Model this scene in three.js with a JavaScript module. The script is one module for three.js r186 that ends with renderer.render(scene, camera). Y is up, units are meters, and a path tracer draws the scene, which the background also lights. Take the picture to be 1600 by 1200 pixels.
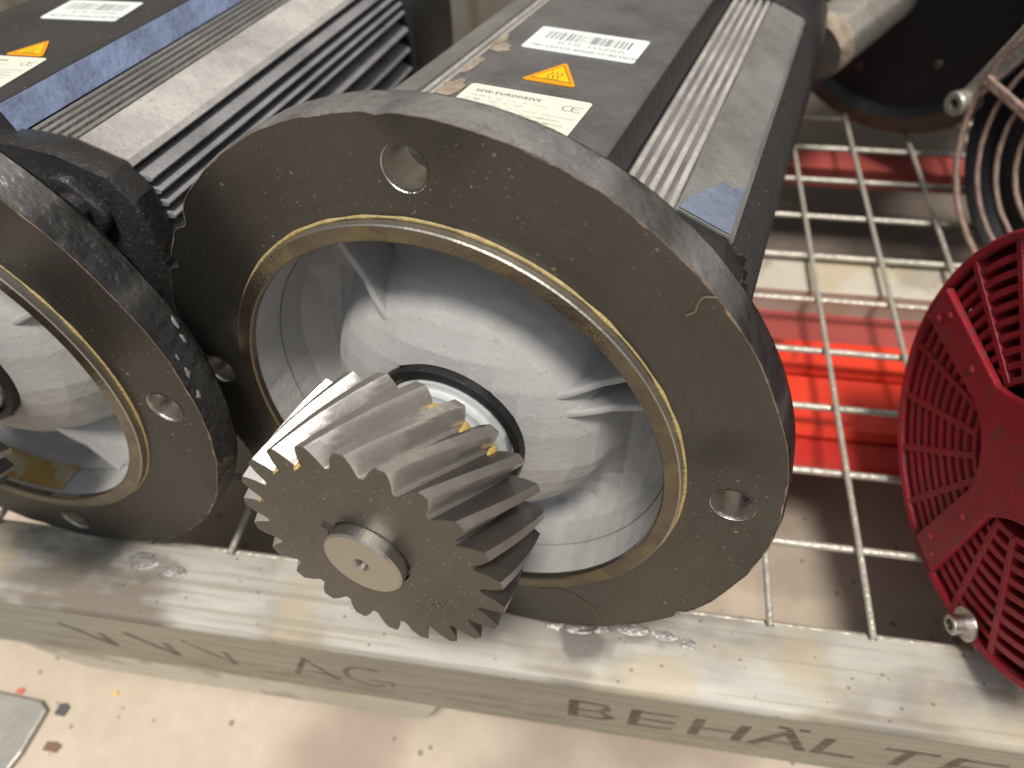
import * as THREE from 'three';
import { mergeGeometries, toCreasedNormals } from 'three/addons/utils/BufferGeometryUtils.js';

// ---------------------------------------------------------------- camera, sky, sun
const scene = new THREE.Scene();
const camera = new THREE.PerspectiveCamera(56.72, 4 / 3, 0.01, 50);
camera.position.set(-0.0998, 0.3743, 0.1525);
camera.rotation.set(-0.8929, 0.1993, -0.06, 'YXZ');
camera.focus = 0.262; camera.userData.fStop = 7.5;
scene.add(camera);
const SUN = new THREE.Vector3(0.04, 0.92, 0.29).normalize();
{ // hazy pale sky, computed: whiter towards the horizon, a broad veil of light round the sun
  const W = 256, H = 128, d = new Float32Array(W * H * 4), q = new THREE.Vector3();
  for (let y = 0; y < H; y++) for (let x = 0; x < W; x++) {
    const e = ((y + 0.5) / H - 0.5) * Math.PI, l = ((x + 0.5) / W - 0.5) * 2 * Math.PI, t = Math.pow(Math.max(0, Math.sin(e)), 0.6), i = (y * W + x) * 4;
    q.set(Math.cos(e) * Math.cos(l), Math.sin(e), Math.cos(e) * Math.sin(l)); const g = Math.max(0, q.dot(SUN)) ** 5 * 1.5;
    const k = e < 0 ? 0.17 : 0.21; d[i] = k * (0.98 - 0.3 * t) + (e < 0 ? 0 : g); d[i + 1] = k * (1.0 - 0.16 * t) + (e < 0 ? 0 : g * 0.97); d[i + 2] = k * (1.02 + 0.08 * t) + (e < 0 ? 0 : g * 0.93); d[i + 3] = 1;
  }
  const t = new THREE.DataTexture(d, W, H, THREE.RGBAFormat, THREE.FloatType); t.mapping = THREE.EquirectangularReflectionMapping; t.magFilter = THREE.LinearFilter; t.needsUpdate = true; scene.background = t; scene.environment = t;
}
const sun = new THREE.DirectionalLight(0xfff5e8, 4.1); sun.name = 'sun';
sun.position.copy(SUN).multiplyScalar(3); sun.castShadow = true; sun.shadow.radius = 24; sun.shadow.mapSize.set(2048, 2048);
Object.assign(sun.shadow.camera, { left: -1.2, right: 1.2, top: 1.2, bottom: -1.2, near: 0.5, far: 6 });
scene.add(sun, sun.target);
const renderer = new THREE.WebGLRenderer({ antialias: true });
renderer.toneMapping = THREE.LinearToneMapping; renderer.toneMappingExposure = 1.0;
renderer.shadowMap.enabled = true; renderer.setSize(1024, 768);

// ---------------------------------------------------------------- helpers
let seed = 7;
const rnd = () => { seed = (seed + 0x6d2b79f5) | 0; let t = Math.imul(seed ^ (seed >>> 15), 1 | seed); t = (t + Math.imul(t ^ (t >>> 7), 61 | t)) ^ t; return ((t ^ (t >>> 14)) >>> 0) / 4294967296; };
const rr = (a, b) => a + (b - a) * rnd();
const clamp = (x, a = 0, b = 1) => Math.min(b, Math.max(a, x)), lerp = (a, b, t) => a + (b - a) * t;
const sstep = (a, b, x) => { const t = clamp((x - a) / (b - a)); return t * t * (3 - 2 * t); };
const hash = (x, y, s) => { let h = Math.imul(x, 374761393) ^ Math.imul(y, 668265263) ^ Math.imul(s, 2147483647); h = Math.imul(h ^ (h >>> 13), 1274126177); return ((h ^ (h >>> 16)) >>> 0) / 4294967296; };
function vn(x, y, p, s) { const xi = Math.floor(x), yi = Math.floor(y), fx = x - xi, fy = y - yi, u = fx * fx * (3 - 2 * fx), v = fy * fy * (3 - 2 * fy), m = (a) => ((a % p) + p) % p; return lerp(lerp(hash(m(xi), m(yi), s), hash(m(xi + 1), m(yi), s), u), lerp(hash(m(xi), m(yi + 1), s), hash(m(xi + 1), m(yi + 1), s), u), v); }
function fbm(u, v, f, o, s, sx = 1) { let a = 0, w = 0.5, t = 0; for (let i = 0; i < o; i++) { a += w * vn(u * f * sx, v * f, f * Math.max(1, sx), s + i); t += w; w *= 0.5; f *= 2; } return a / t; }
function dataTex(n, fn, srgb, h = n) {   // fn(u, v) -> [r, g, b] linear values
  const d = new Uint8Array(n * h * 4);
  for (let y = 0; y < h; y++) for (let x = 0; x < n; x++) {
    const c = fn((x + 0.5) / n, (y + 0.5) / h), i = (y * n + x) * 4;
    for (let k = 0; k < 3; k++) { const q = clamp(c[k]); d[i + k] = Math.round(255 * (srgb ? (q < 0.0031308 ? 12.92 * q : 1.055 * q ** (1 / 2.4) - 0.055) : q)); }
    d[i + 3] = 255;
  }
  const t = new THREE.DataTexture(d, n, h); t.wrapS = t.wrapT = THREE.RepeatWrapping; t.magFilter = THREE.LinearFilter; t.minFilter = THREE.LinearFilter;
  if (srgb) t.colorSpace = THREE.SRGBColorSpace; t.needsUpdate = true; return t;
}
function canvasTex(w, h, draw) { const c = document.createElement('canvas'); c.width = w; c.height = h; draw(c.getContext('2d'), w, h); const t = new THREE.CanvasTexture(c); t.colorSpace = THREE.SRGBColorSpace; t.wrapS = t.wrapT = THREE.RepeatWrapping; return t; }
const mix3 = (a, b, t) => [lerp(a[0], b[0], t), lerp(a[1], b[1], t), lerp(a[2], b[2], t)];
function std(name, o) { const m = new THREE.MeshPhysicalMaterial(o); m.name = name; return m; }
// uv in metres over the face's dominant plane; one texture repeat = period
function boxUV(g, period = 0.1) {
  if (g.index) g = g.toNonIndexed();
  const p = g.attributes.position, uv = new Float32Array(p.count * 2), a = new THREE.Vector3(), b = new THREE.Vector3(), c = new THREE.Vector3(), n = new THREE.Vector3();
  for (let i = 0; i < p.count; i += 3) {
    a.fromBufferAttribute(p, i); b.fromBufferAttribute(p, i + 1); c.fromBufferAttribute(p, i + 2);
    n.copy(b).sub(a).cross(c.clone().sub(a)); const ax = Math.abs(n.x), ay = Math.abs(n.y), az = Math.abs(n.z);
    [a, b, c].forEach((q, k) => { const [s, t] = az >= ax && az >= ay ? [q.x, q.y] : ay >= ax ? [q.x, q.z] : [q.y, q.z]; uv[(i + k) * 2] = s / period; uv[(i + k) * 2 + 1] = t / period; });
  }
  g.setAttribute('uv', new THREE.BufferAttribute(uv, 2)); return g;
}
const used = {};
const numbered = (n) => { used[n] = (used[n] ?? -1) + 1; return used[n] ? n + '_' + String(used[n]).padStart(3, '0') : n; };
function add(parent, name, g, m, label) {
  const o = new THREE.Mesh(g, m); o.name = parent === scene ? numbered(name) : name; o.castShadow = o.receiveShadow = true; parent.add(o);
  if (label) o.userData.label = label; return o;
}
function tag(o, label, category, group) { Object.assign(o.userData, { label, category }); if (group) o.userData.group = group; return o; }
function struct(name, g, m) { const o = add(scene, name, g, m); o.userData.kind = 'structure'; return o; }
function thing(name, label, category, pos = [0, 0, 0], group) { const o = new THREE.Group(); o.name = numbered(name); o.position.set(...pos); scene.add(o); return tag(o, label, category, group); }
const lathe = (pts, seg = 128, a0 = 0, a1 = Math.PI * 2) => { const g = new THREE.LatheGeometry(pts.map(([r, z]) => new THREE.Vector2(r, z)), seg, a0, a1); g.rotateX(Math.PI / 2); return g; };   // axis along +z
const crease = (g, a = 0.6) => toCreasedNormals(g, a);
function extrude(poly, z0, z1, bevel = 0, seg = 24) {
  const s = poly instanceof THREE.Shape ? poly : new THREE.Shape(poly.map(([x, y]) => new THREE.Vector2(x, y)));
  const g = new THREE.ExtrudeGeometry(s, { depth: z1 - z0 - 2 * bevel, bevelEnabled: bevel > 0, bevelSize: bevel, bevelThickness: bevel, bevelSegments: 2, bevelOffset: -bevel, curveSegments: seg });
  g.translate(0, 0, z0 + bevel); return g;
}
function rrect(w, h, r) { const s = new THREE.Shape(), x = -w / 2, y = -h / 2; s.moveTo(x + r, y); s.lineTo(x + w - r, y); s.absarc(x + w - r, y + r, r, -Math.PI / 2, 0); s.lineTo(x + w, y + h - r); s.absarc(x + w - r, y + h - r, r, 0, Math.PI / 2); s.lineTo(x + r, y + h); s.absarc(x + r, y + h - r, r, Math.PI / 2, Math.PI); s.lineTo(x, y + r); s.absarc(x + r, y + r, r, Math.PI, 1.5 * Math.PI); return s; }
const box = (w, h, d, x = 0, y = 0, z = 0, bv = 0.0008) => { const g = extrude(rrect(w, h, Math.min(bv * 1.5, w / 2.1, h / 2.1)), -d / 2, d / 2, Math.min(bv, d / 3), 3); g.translate(x, y, z); return g; };
const rod = (a, b, r, seg = 12) => { const A = new THREE.Vector3(...a), B = new THREE.Vector3(...b), g = new THREE.CylinderGeometry(r, r, A.distanceTo(B), seg, 1); g.applyQuaternion(new THREE.Quaternion().setFromUnitVectors(new THREE.Vector3(0, 1, 0), B.clone().sub(A).normalize())); g.translate(...A.add(B).multiplyScalar(0.5).toArray()); return g; };

// ---------------------------------------------------------------- materials
const T = {};
T.cast = dataTex(512, (u, v) => { const k = fbm(u, v, 24, 4, 11); return [k, k, k]; });
T.fine = dataTex(512, (u, v) => { const k = fbm(u, v, 64, 3, 21); return [k, k, k]; });
T.grain = dataTex(512, (u, v) => { const k = fbm(u, v, 56, 4, 23); return [k, k, k]; });
T.brush = dataTex(512, (u, v) => { const k = 0.6 * fbm(u, v, 8, 4, 31, 16) + 0.4 * fbm(u, v, 64, 2, 33); return [k, k, k]; });
T.rough2 = dataTex(256, (u, v) => { const k = 0.75 + 0.5 * (fbm(u, v, 10, 4, 43) - 0.5); return [k, k, k]; });
T.rough = dataTex(256, (u, v) => { const k = 0.35 + 0.5 * fbm(u, v, 8, 4, 41); return [k, k, k]; });
function speck(u, v, n, s, thr) { const x = Math.floor(u * n), y = Math.floor(v * n), h = hash(x, y, s); if (h < thr) return 0; const cx = (x + 0.25 + 0.5 * hash(x, y, s + 1)) / n, cy = (y + 0.25 + 0.5 * hash(x, y, s + 2)) / n, r = (0.12 + 0.3 * hash(x, y, s + 3)) / n, ax = 0.6 + 0.8 * hash(x, y, s + 4); return 1 - sstep(0.6, 1, Math.hypot((u - cx) * ax, v - cy) / r); }
const BLACK = [0.016, 0.016, 0.018], DUST = [0.25, 0.24, 0.225];
// paint under a film of dust: amount 0..1
const dusty = (amount, s, tone = DUST) => dataTex(512, (u, v) => { const n = fbm(u, v, 6, 5, s), f = fbm(u, v, 48, 3, s + 9); let k = clamp(amount * (0.55 + 0.9 * n) + 0.25 * amount * (f - 0.5)); k *= 1 - 0.5 * speck(u, v, 110, s + 3, 0.93); k = Math.max(k, 0.6 * speck(u, v, 90, s + 5, 0.975)); return mix3(BLACK, tone, k); }, true);
const M = {};
const bumpy = (map, scale) => ({ bumpMap: map, bumpScale: scale });
M.black = std('black_paint', { map: dusty(0.05, 51), roughness: 0.42, ...bumpy(T.cast, 0.0006) });
M.blackRough = std('black_cast_paint', { map: dusty(0.05, 61), roughness: 0.27, ...bumpy(T.cast, 0.0007) });
M.dust = std('dusty_paint', { map: dusty(0.5, 71, [0.29, 0.285, 0.275]), roughness: 0.62, ...bumpy(T.fine, 0.0003) });
M.dustLight = std('dust_covered_paint', { map: dusty(0.8, 81, [0.44, 0.43, 0.415]), roughness: 0.6, ...bumpy(T.fine, 0.0003) });
M.lid = std('dusty_lid_paint', { map: dusty(0.45, 91, [0.22, 0.215, 0.215]), roughness: 0.36, ...bumpy(T.fine, 0.0002) });
M.blue = std('painted_sky_blue', { map: dusty(0.9, 97, [0.26, 0.33, 0.52]), roughness: 0.4, ...bumpy(T.cast, 0.0005) });  // blue sky light on the left lid side, put into the colour
M.blueLight = std('painted_sky_sheen', { map: dusty(0.9, 98, [0.17, 0.205, 0.28]), roughness: 0.35, ...bumpy(T.cast, 0.0005) });  // blue sky sheen painted as a tint
M.lidDark = std('dark_lid_paint', { map: dusty(0.1, 95), roughness: 0.5, ...bumpy(T.fine, 0.0002) });
M.fin = std('fin_paint', { map: dusty(0.6, 99, [0.35, 0.35, 0.37]), roughness: 0.45, ...bumpy(T.fine, 0.0003) });
M.rim = std('flange_rim_paint', { vertexColors: true, map: dusty(0.34, 101, [0.31, 0.305, 0.3]), roughness: 0.32, ...bumpy(T.cast, 0.0014) });
// machined flange face: oily steel with dust specks and faint scratches, painted over its real 0.28 m square
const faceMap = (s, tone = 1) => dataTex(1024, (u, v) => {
  const x = u - 0.5, y = v - 0.5, r = Math.hypot(x, y), n = fbm(u, v, 5, 4, s), f = fbm(u, v, 90, 2, s + 2);
  let c = mix3([0.07, 0.0665, 0.06], [0.125, 0.119, 0.109], n * 0.9 + 0.15 * (f - 0.5) + 0.25 * (vn(r * 400, 3, 1000, s) - 0.5) * fbm(u, v, 6, 2, s + 3));
  c = mix3(c, [0.03, 0.034, 0.03], 0.6 * sstep(0.58, 0.78, fbm(u, v, 4, 4, s + 17)));
  const d = Math.max(speck(u, v, 150, s + 5, 0.994), 0.9 * speck(u, v, 280, s + 6, 0.983), 0.8 * speck(u, v, 400, s + 8, 0.975)) * sstep(0.3, 0.55, fbm(u, v, 9, 3, s + 31));
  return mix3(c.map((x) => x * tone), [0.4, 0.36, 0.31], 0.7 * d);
}, true);
const planar = (g, size) => { const p = g.attributes.position, uv = new Float32Array(p.count * 2); for (let i = 0; i < p.count; i++) { uv[2 * i] = p.getX(i) / size + 0.5; uv[2 * i + 1] = p.getY(i) / size + 0.5; } g.setAttribute('uv', new THREE.BufferAttribute(uv, 2)); return g; };
M.face = std('machined_face', { map: faceMap(111, 0.88), metalness: 0.8, roughness: 0.32 });
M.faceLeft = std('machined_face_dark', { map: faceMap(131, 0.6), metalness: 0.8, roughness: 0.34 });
M.spigot = std('spigot_steel', { map: dataTex(256, (u, v) => { const n = fbm(u, v, 5, 4, 115); return mix3(mix3([0.1, 0.082, 0.062], [0.17, 0.145, 0.11], n), [0.17, 0.155, 0.08], 0.7 * sstep(0.55, 0.68, fbm(u, v, 6, 4, 119))); }, true), metalness: 0.85, roughness: 0.35, roughnessMap: T.rough, ...bumpy(T.fine, 0.00008) });
M.turned = std('turned_grey_steel', { color: new THREE.Color().setRGB(0.36, 0.34, 0.31), metalness: 0.9, roughness: 0.4, ...bumpy(T.fine, 0.0001) });
M.bright = std('bright_steel', { color: new THREE.Color().setRGB(0.72, 0.7, 0.67), metalness: 1, roughness: 0.3, ...bumpy(T.brush, 0.0002) });
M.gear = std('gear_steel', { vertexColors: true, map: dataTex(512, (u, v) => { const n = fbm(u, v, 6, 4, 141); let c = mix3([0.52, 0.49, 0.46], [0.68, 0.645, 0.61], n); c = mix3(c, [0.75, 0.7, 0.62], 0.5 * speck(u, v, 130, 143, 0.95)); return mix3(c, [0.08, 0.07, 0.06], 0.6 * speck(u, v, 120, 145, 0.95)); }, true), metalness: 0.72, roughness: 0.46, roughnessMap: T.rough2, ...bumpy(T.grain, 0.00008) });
M.gearFace = std('gear_face_steel', { map: dataTex(512, (u, v) => { const n = fbm(u, v, 4, 4, 151), f = fbm(u, v, 80, 2, 152); let c = mix3([0.085, 0.079, 0.072], [0.14, 0.131, 0.119], n + 0.4 * (f - 0.5)); return mix3(c, [0.62, 0.58, 0.5], 0.6 * speck(u, v, 140, 153, 0.975)); }, true), metalness: 0.85, roughness: 0.42, ...bumpy(T.fine, 0.00004) });
M.boss = std('turned_steel', { color: new THREE.Color().setRGB(0.38, 0.36, 0.33), metalness: 0.95, roughness: 0.34, ...bumpy(dataTex(256, (u, v) => { const k = 0.5 + 0.35 * Math.sin((u + v) * 2 * Math.PI * 40) + 0.15 * vn(u * 64, v * 64, 64, 5); return [k, k, k]; }), 0.00006) });
M.cavity = std('grey_primer', { map: dataTex(512, (u, v) => { const n = fbm(u, v, 5, 4, 161); let c = mix3([0.31, 0.317, 0.325], [0.38, 0.385, 0.39], n); return mix3(c, [0.14, 0.11, 0.08], 0.5 * Math.max(speck(u, v, 90, 163, 0.985), sstep(0.66, 0.8, fbm(u, v, 7, 4, 167)) * 0.25)); }, true), roughness: 0.62, ...bumpy(T.grain, 0.0002) });
M.seal = std('black_rubber', { color: new THREE.Color().setRGB(0.008, 0.008, 0.009), roughness: 0.5 });
M.washer = std('pale_washer', { color: new THREE.Color().setRGB(0.6, 0.64, 0.66), metalness: 0.3, roughness: 0.35 });
M.bead = std('yellow_sealant', { map: dataTex(256, (u, v) => mix3([0.24, 0.18, 0.07], [0.44, 0.35, 0.16], fbm(u, v, 12, 4, 171)), true), roughness: 0.5, ...bumpy(T.cast, 0.0006) });
M.grease = std('yellow_grease', { color: new THREE.Color().setRGB(0.38, 0.27, 0.08), roughness: 0.3, clearcoat: 0.5 });
M.chip = std('pale_chip', { color: new THREE.Color().setRGB(0.25, 0.245, 0.26), roughness: 0.5 });
M.oil = std('yellow_oil_stain', { map: dataTex(128, (u, v) => mix3([0.3, 0.19, 0.04], [0.36, 0.33, 0.22], sstep(0.4, 0.7, fbm(u, v, 4, 4, 183))), true), roughness: 0.25 });
M.tan = std('peeled_patch', { map: dataTex(128, (u, v) => mix3([0.17, 0.14, 0.11], [0.38, 0.32, 0.25], fbm(u, v, 8, 4, 181)), true), roughness: 0.9, ...bumpy(T.cast, 0.001) });
M.galv = std('galvanised_steel', { map: dataTex(1024, (u, v) => {
  const n = fbm(u, v, 5, 5, 191), st = fbm(u, v, 10, 4, 193, 1), lines = fbm(v, u, 4, 4, 195, 16);
  let c = mix3([0.40, 0.37, 0.31], [0.56, 0.53, 0.46], n * 0.7 + 0.3 * lines);
  c = mix3(c, [0.2, 0.17, 0.13], 0.75 * sstep(0.56, 0.72, st) * (0.4 + 0.6 * lines)); c = mix3(c, [0.42, 0.34, 0.2], 0.5 * sstep(0.55, 0.7, fbm(u, v, 7, 4, 199)));
  return mix3(c, [0.07, 0.065, 0.06], 0.8 * Math.max(speck(u, v, 120, 201, 0.985), 0.6 * speck(u, v, 170, 203, 0.97)));
}, true), metalness: 0.12, roughness: 0.6, ...bumpy(T.cast, 0.0005) });
M.weld = std('weld_metal', { map: dataTex(128, (u, v) => mix3([0.14, 0.135, 0.13], [0.5, 0.49, 0.47], fbm(u, v, 6, 4, 205)), true), metalness: 0.5, roughness: 0.4, ...bumpy(T.cast, 0.0006) });
M.wire = std('galvanised_wire', { map: dataTex(256, (u, v) => mix3([0.34, 0.32, 0.28], [0.62, 0.6, 0.53], fbm(u, v, 8, 5, 211)), true), metalness: 0.4, roughness: 0.4, ...bumpy(T.cast, 0.0008) });
M.red = std('red_paint', { map: dataTex(512, (u, v) => { let c = mix3([0.6, 0.035, 0.018], [0.74, 0.06, 0.026], fbm(u, v, 6, 4, 221)); return mix3(c, [0.06, 0.02, 0.015], 0.8 * sstep(0.62, 0.74, fbm(u, v, 9, 4, 223))); }, true), roughness: 0.4, ...bumpy(T.cast, 0.0004) });
M.redDark = std('dark_red_paint', { map: dataTex(256, (u, v) => mix3([0.38, 0.014, 0.01], [0.5, 0.025, 0.016], fbm(u, v, 6, 4, 227)), true), roughness: 0.45 });
M.redDull = std('dull_red_paint', { map: dataTex(256, (u, v) => mix3([0.2, 0.035, 0.03], [0.36, 0.07, 0.06], fbm(u, v, 6, 4, 231)), true), roughness: 0.6 });
M.redPlastic = std('crimson_plastic', { map: dataTex(512, (u, v) => { let c = mix3([0.27, 0.011, 0.023], [0.36, 0.019, 0.034], fbm(u, v, 5, 4, 241)); c = mix3(c, [0.14, 0.05, 0.045], 0.6 * sstep(0.55, 0.75, fbm(u, v, 10, 4, 243))); return mix3(c, [0.4, 0.28, 0.24], 0.5 * speck(u, v, 110, 245, 0.97)); }, true), roughness: 0.45, ...bumpy(T.fine, 0.0003) });
M.dark = std('dark_machine_paint', { color: new THREE.Color().setRGB(0.012, 0.013, 0.018), roughness: 0.5, ...bumpy(T.cast, 0.0006) });
M.rustRim = std('brown_flange_edge', { map: dataTex(256, (u, v) => mix3([0.07, 0.045, 0.035], [0.16, 0.11, 0.085], fbm(u, v, 8, 4, 251)), true), metalness: 0.3, roughness: 0.5 });
M.guard = std('dusty_guard_wire', { map: dataTex(256, (u, v) => mix3([0.12, 0.085, 0.07], [0.42, 0.3, 0.25], fbm(u, v, 8, 4, 261)), true), roughness: 0.6, ...bumpy(T.cast, 0.0006) });
M.alu = std('grey_casting', { map: dataTex(256, (u, v) => mix3([0.32, 0.31, 0.28], [0.5, 0.48, 0.44], fbm(u, v, 6, 4, 271)), true), metalness: 0.6, roughness: 0.38, ...bumpy(T.cast, 0.0004) });
M.floor = std('stained_concrete', { map: dataTex(1024, (u, v) => {
  const n = fbm(u, v, 6, 5, 281), st = fbm(u, v, 5, 4, 283), g = fbm(u, v, 128, 2, 285);
  let c = mix3([0.37, 0.315, 0.25], [0.53, 0.47, 0.39], n + 0.3 * (g - 0.5)); c = mix3(c, [0.17, 0.13, 0.105], 0.6 * sstep(0.56, 0.75, st));
  return mix3(c, [0.05, 0.045, 0.04], 0.7 * speck(u, v, 150, 287, 0.985));
}, true), roughness: 0.85, ...bumpy(T.fine, 0.0006) });

// ---------------------------------------------------------------- ground
{
  const g = new THREE.PlaneGeometry(30, 30); g.rotateX(-Math.PI / 2); g.translate(0, -0.14, 0);
  struct('ground', boxUV(g, 0.9), M.floor);
  const d = new THREE.PlaneGeometry(2.4, 0.6); d.rotateX(-Math.PI / 2); d.translate(-0.2, -0.136, -0.57);
  struct('floor', boxUV(d, 0.5), std('painted_floor_shade', { map: dataTex(256, (u, v) => mix3([0.08, 0.065, 0.056], [0.18, 0.15, 0.13], fbm(u, v, 5, 5, 295)), true), roughness: 0.7 }));  // dark sheet paints the shade on the floor beneath and behind the mesh
}

{
  const m = std('stained_sheet_steel', { map: dataTex(512, (u, v) => { const n = fbm(u, v, 3, 5, 291), st = fbm(u, v, 4, 4, 293, 8); return mix3(mix3([0.12, 0.095, 0.065], [0.2, 0.2, 0.17], sstep(0.35, 0.6, n)), [0.1, 0.09, 0.05], 0.6 * sstep(0.5, 0.7, st)); }, true), roughness: 0.6 });
  const o = add(scene, 'sheet_wall', boxUV(box(5, 2.6, 0.02, -0.1, 0, 0), 0.8), m); o.position.set(0, 1.16, -0.86); tag(o, 'stained brownish grey sheet wall in the background behind the motors', 'wall');  // upper part, out of view, added to block the rear sky
}
// ---------------------------------------------------------------- galvanised mesh pallet
{
  const t = thing('wire_mesh_pallet', 'galvanised steel pallet of welded wire mesh with stencilled front beam, under the motors', 'pallet', [0, 0, 0]);
  const lettering = (g, w, h) => {
    g.fillStyle = '#8f8c80'; g.fillRect(0, 0, w, h);
    let s = 5; const q = () => (s = (s * 16807) % 2147483647) / 2147483647;
    for (let i = 0; i < 900; i++) { const a = q(); g.fillStyle = `rgba(${a < 0.5 ? '70,62,50' : '190,188,176'},${0.03 + 0.08 * q()})`; g.fillRect(q() * w, q() * h, 40 + q() * 400, 1 + q() * 5); }
    for (let i = 0; i < 260; i++) { g.fillStyle = `rgba(60,50,38,${0.05 + 0.12 * q()})`; g.beginPath(); g.ellipse(q() * w, h * (0.45 + 0.55 * q()), 4 + q() * 30, 2 + q() * 8, 0, 0, 7); g.fill(); }
    const px = w / 1.0, X = (x) => (x + 0.62) * px, Y = (y) => (-y - 0.0045) / 0.08 * h;
    g.strokeStyle = 'rgba(48,38,28,0.85)'; g.lineCap = 'butt';
    const stroke = (pts, lw, al = 0.82) => { g.strokeStyle = `rgba(46,37,28,${al})`; g.lineWidth = lw * px; g.beginPath(); pts.forEach(([x, y], i) => (i ? g.lineTo(X(x), Y(y)) : g.moveTo(X(x), Y(y)))); g.stroke(); };
    const top = -0.026, bot = -0.058, mid = -0.042, W = 0.0055;
    const L = {
      N: (x, k) => { stroke([[x + 0.002, top], [x + 0.024, bot]], W * k, 0.75); stroke([[x + 0.024, bot], [x + 0.024, top]].map(([a, b]) => [a, lerp(b, bot, 0.3)]), W * k, 0.75); },
      A: (x, k) => { stroke([[x, bot], [x + 0.013, top], [x + 0.027, bot]], W * k, 0.55 + 0.3 * k); stroke([[x + 0.006, -0.048], [x + 0.021, -0.048]], W * 0.8 * k, 0.6); },
      C: (x, k) => { const p = []; for (let i = 0; i <= 14; i++) { const a = 0.9 + i / 14 * 4.5; p.push([x + 0.014 + 0.013 * Math.cos(a), mid + 0.016 * Math.sin(a)]); } stroke(p, W * k, 0.6); stroke([[x + 0.015, -0.047], [x + 0.027, -0.047], [x + 0.027, -0.054]], W * 0.8 * k, 0.5); },
      B: (x) => { stroke([[x + 0.002, top], [x + 0.002, bot]], W); stroke([[x, top + 0.002 - W / 2], [x + 0.018, top - 0.001 - W / 4], [x + 0.02, -0.036], [x + 0.016, mid], [x + 0.004, mid]], W * 0.8, 0.7); stroke([[x + 0.016, mid], [x + 0.023, -0.05], [x + 0.018, bot + W / 2], [x, bot + W / 2]], W * 0.8, 0.7); },
      E: (x) => { stroke([[x + 0.002, top], [x + 0.002, bot]], W); for (const y of [top - W / 2, mid, bot + W / 2]) stroke([[x + 0.004, y], [x + 0.024, y]], W * 0.85, 0.7); },
      H: (x) => { stroke([[x + 0.002, top], [x + 0.002, bot]], W); stroke([[x + 0.025, top], [x + 0.025, bot]], W); stroke([[x + 0.004, mid], [x + 0.023, mid]], W * 0.8, 0.7); },
      L: (x) => { stroke([[x + 0.002, top], [x + 0.002, bot]], W); stroke([[x, bot + W / 2], [x + 0.022, bot + W / 2]], W); },
      T: (x) => { stroke([[x, top - W / 2], [x + 0.026, top - W / 2]], W); stroke([[x + 0.013, top], [x + 0.013, bot]], W); },
      R: (x) => { L.B(x); },
    };
    L.N(-0.402, 1); L.N(-0.361, 0.95); L.N(-0.324, 0.6); L.A(-0.262, 0.6); L.C(-0.229, 0.55);
    L.B(-0.1); L.E(-0.067); L.H(-0.034); L.A(-0.001, 1); stroke([[0.0055, -0.0195], [0.0105, -0.0195]], 0.0045, 0.9); stroke([[0.0155, -0.0195], [0.0205, -0.0195]], 0.0045, 0.9); L.L(0.031); L.T(0.06); L.E(0.094); L.B(0.127);
    // wear through the paint
    for (let i = 0; i < 3600; i++) { g.fillStyle = `rgba(150,146,134,${0.1 + 0.4 * q()})`; g.fillRect(q() * w, h * (0.25 + 0.5 * q()), 2 + q() * 18, 1 + q() * 3); }
  };
  const front = std('stencilled_beam_face', { map: canvasTex(2048, 174, lettering), metalness: 0.3, roughness: 0.5, ...bumpy(T.cast, 0.0002) });
  // beam: a rounded channel along x, its face a sheet of its own
  const prof = [[0, 0], [0.0405, 0]]; for (let i = 1; i <= 6; i++) { const a = Math.PI / 2 * (1 - i / 6); prof.push([0.0405 + 0.0045 * Math.cos(a), -0.0045 + 0.0045 * Math.sin(a)]); }
  prof.push([0.045, -0.083], [0.041, -0.086], [0.041, -0.006], [0.003, -0.006], [0.003, -0.03], [0, -0.03]);
  const bg = extrude(prof.map(([z, y]) => [-z, y]), -0.75, 0.55); bg.rotateY(Math.PI / 2); bg.scale(1, 1, 1);
  const beamMap = dataTex(2048, (u, v) => {
    const x = -0.75 + u * 1.3, z = v * 0.13, n = fbm(u, v, 40, 4, 401, 1), st = fbm(u, v * 0.1, 26, 5, 403), ln = fbm(v, u, 24, 3, 405, 1), e = fbm(u, v * 0.1, 90, 3, 407);
    let c = mix3([0.23, 0.225, 0.2], [0.47, 0.462, 0.42], 0.5 * n + 0.5 * ln);
    const dirt = clamp(0.68 + 0.5 * sstep(-0.2, -0.42, x) + 0.5 * sstep(0.07, 0.13, x));
    c = mix3(c, [0.15, 0.132, 0.108], dirt * sstep(0.38, 0.6, 0.75 * st + 0.25 * ln)); c = mix3(c, [0.34, 0.27, 0.16], 0.5 * sstep(0.5, 0.72, fbm(u, v * 0.1, 34, 5, 409))); c = mix3(c, [0.2, 0.175, 0.14], 0.5 * sstep(0.55, 0.75, fbm(v, u * 0.25, 40, 4, 413, 2)));
    for (const [a, b, w, h, k] of [[-0.101, 0.021, 0.018, 0.011, 0.9], [-0.055, 0.016, 0.016, 0.005, 0.6], [-0.35, 0.014, 0.035, 0.011, 0.5], [-0.39, 0.01, 0.05, 0.012, 0.4]]) { const q = Math.hypot((x - a) / w, (z - b) / h) + 1.6 * (e - 0.5); c = mix3(c, [0.085, 0.08, 0.075], k * (1 - sstep(0.55, 1.05, q))); }
    c = mix3(c, [0.16, 0.135, 0.1], 0.6 * (1 - sstep(0.0, 0.003, Math.abs(z - 0.0395 - 0.002 * (e - 0.5)))) * sstep(0.4, 0.6, st));
    return mix3(c, [0.06, 0.055, 0.05], 0.75 * speck(u * 10 % 1, v, 60, 411, 0.985));
  }, true, 256);
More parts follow.
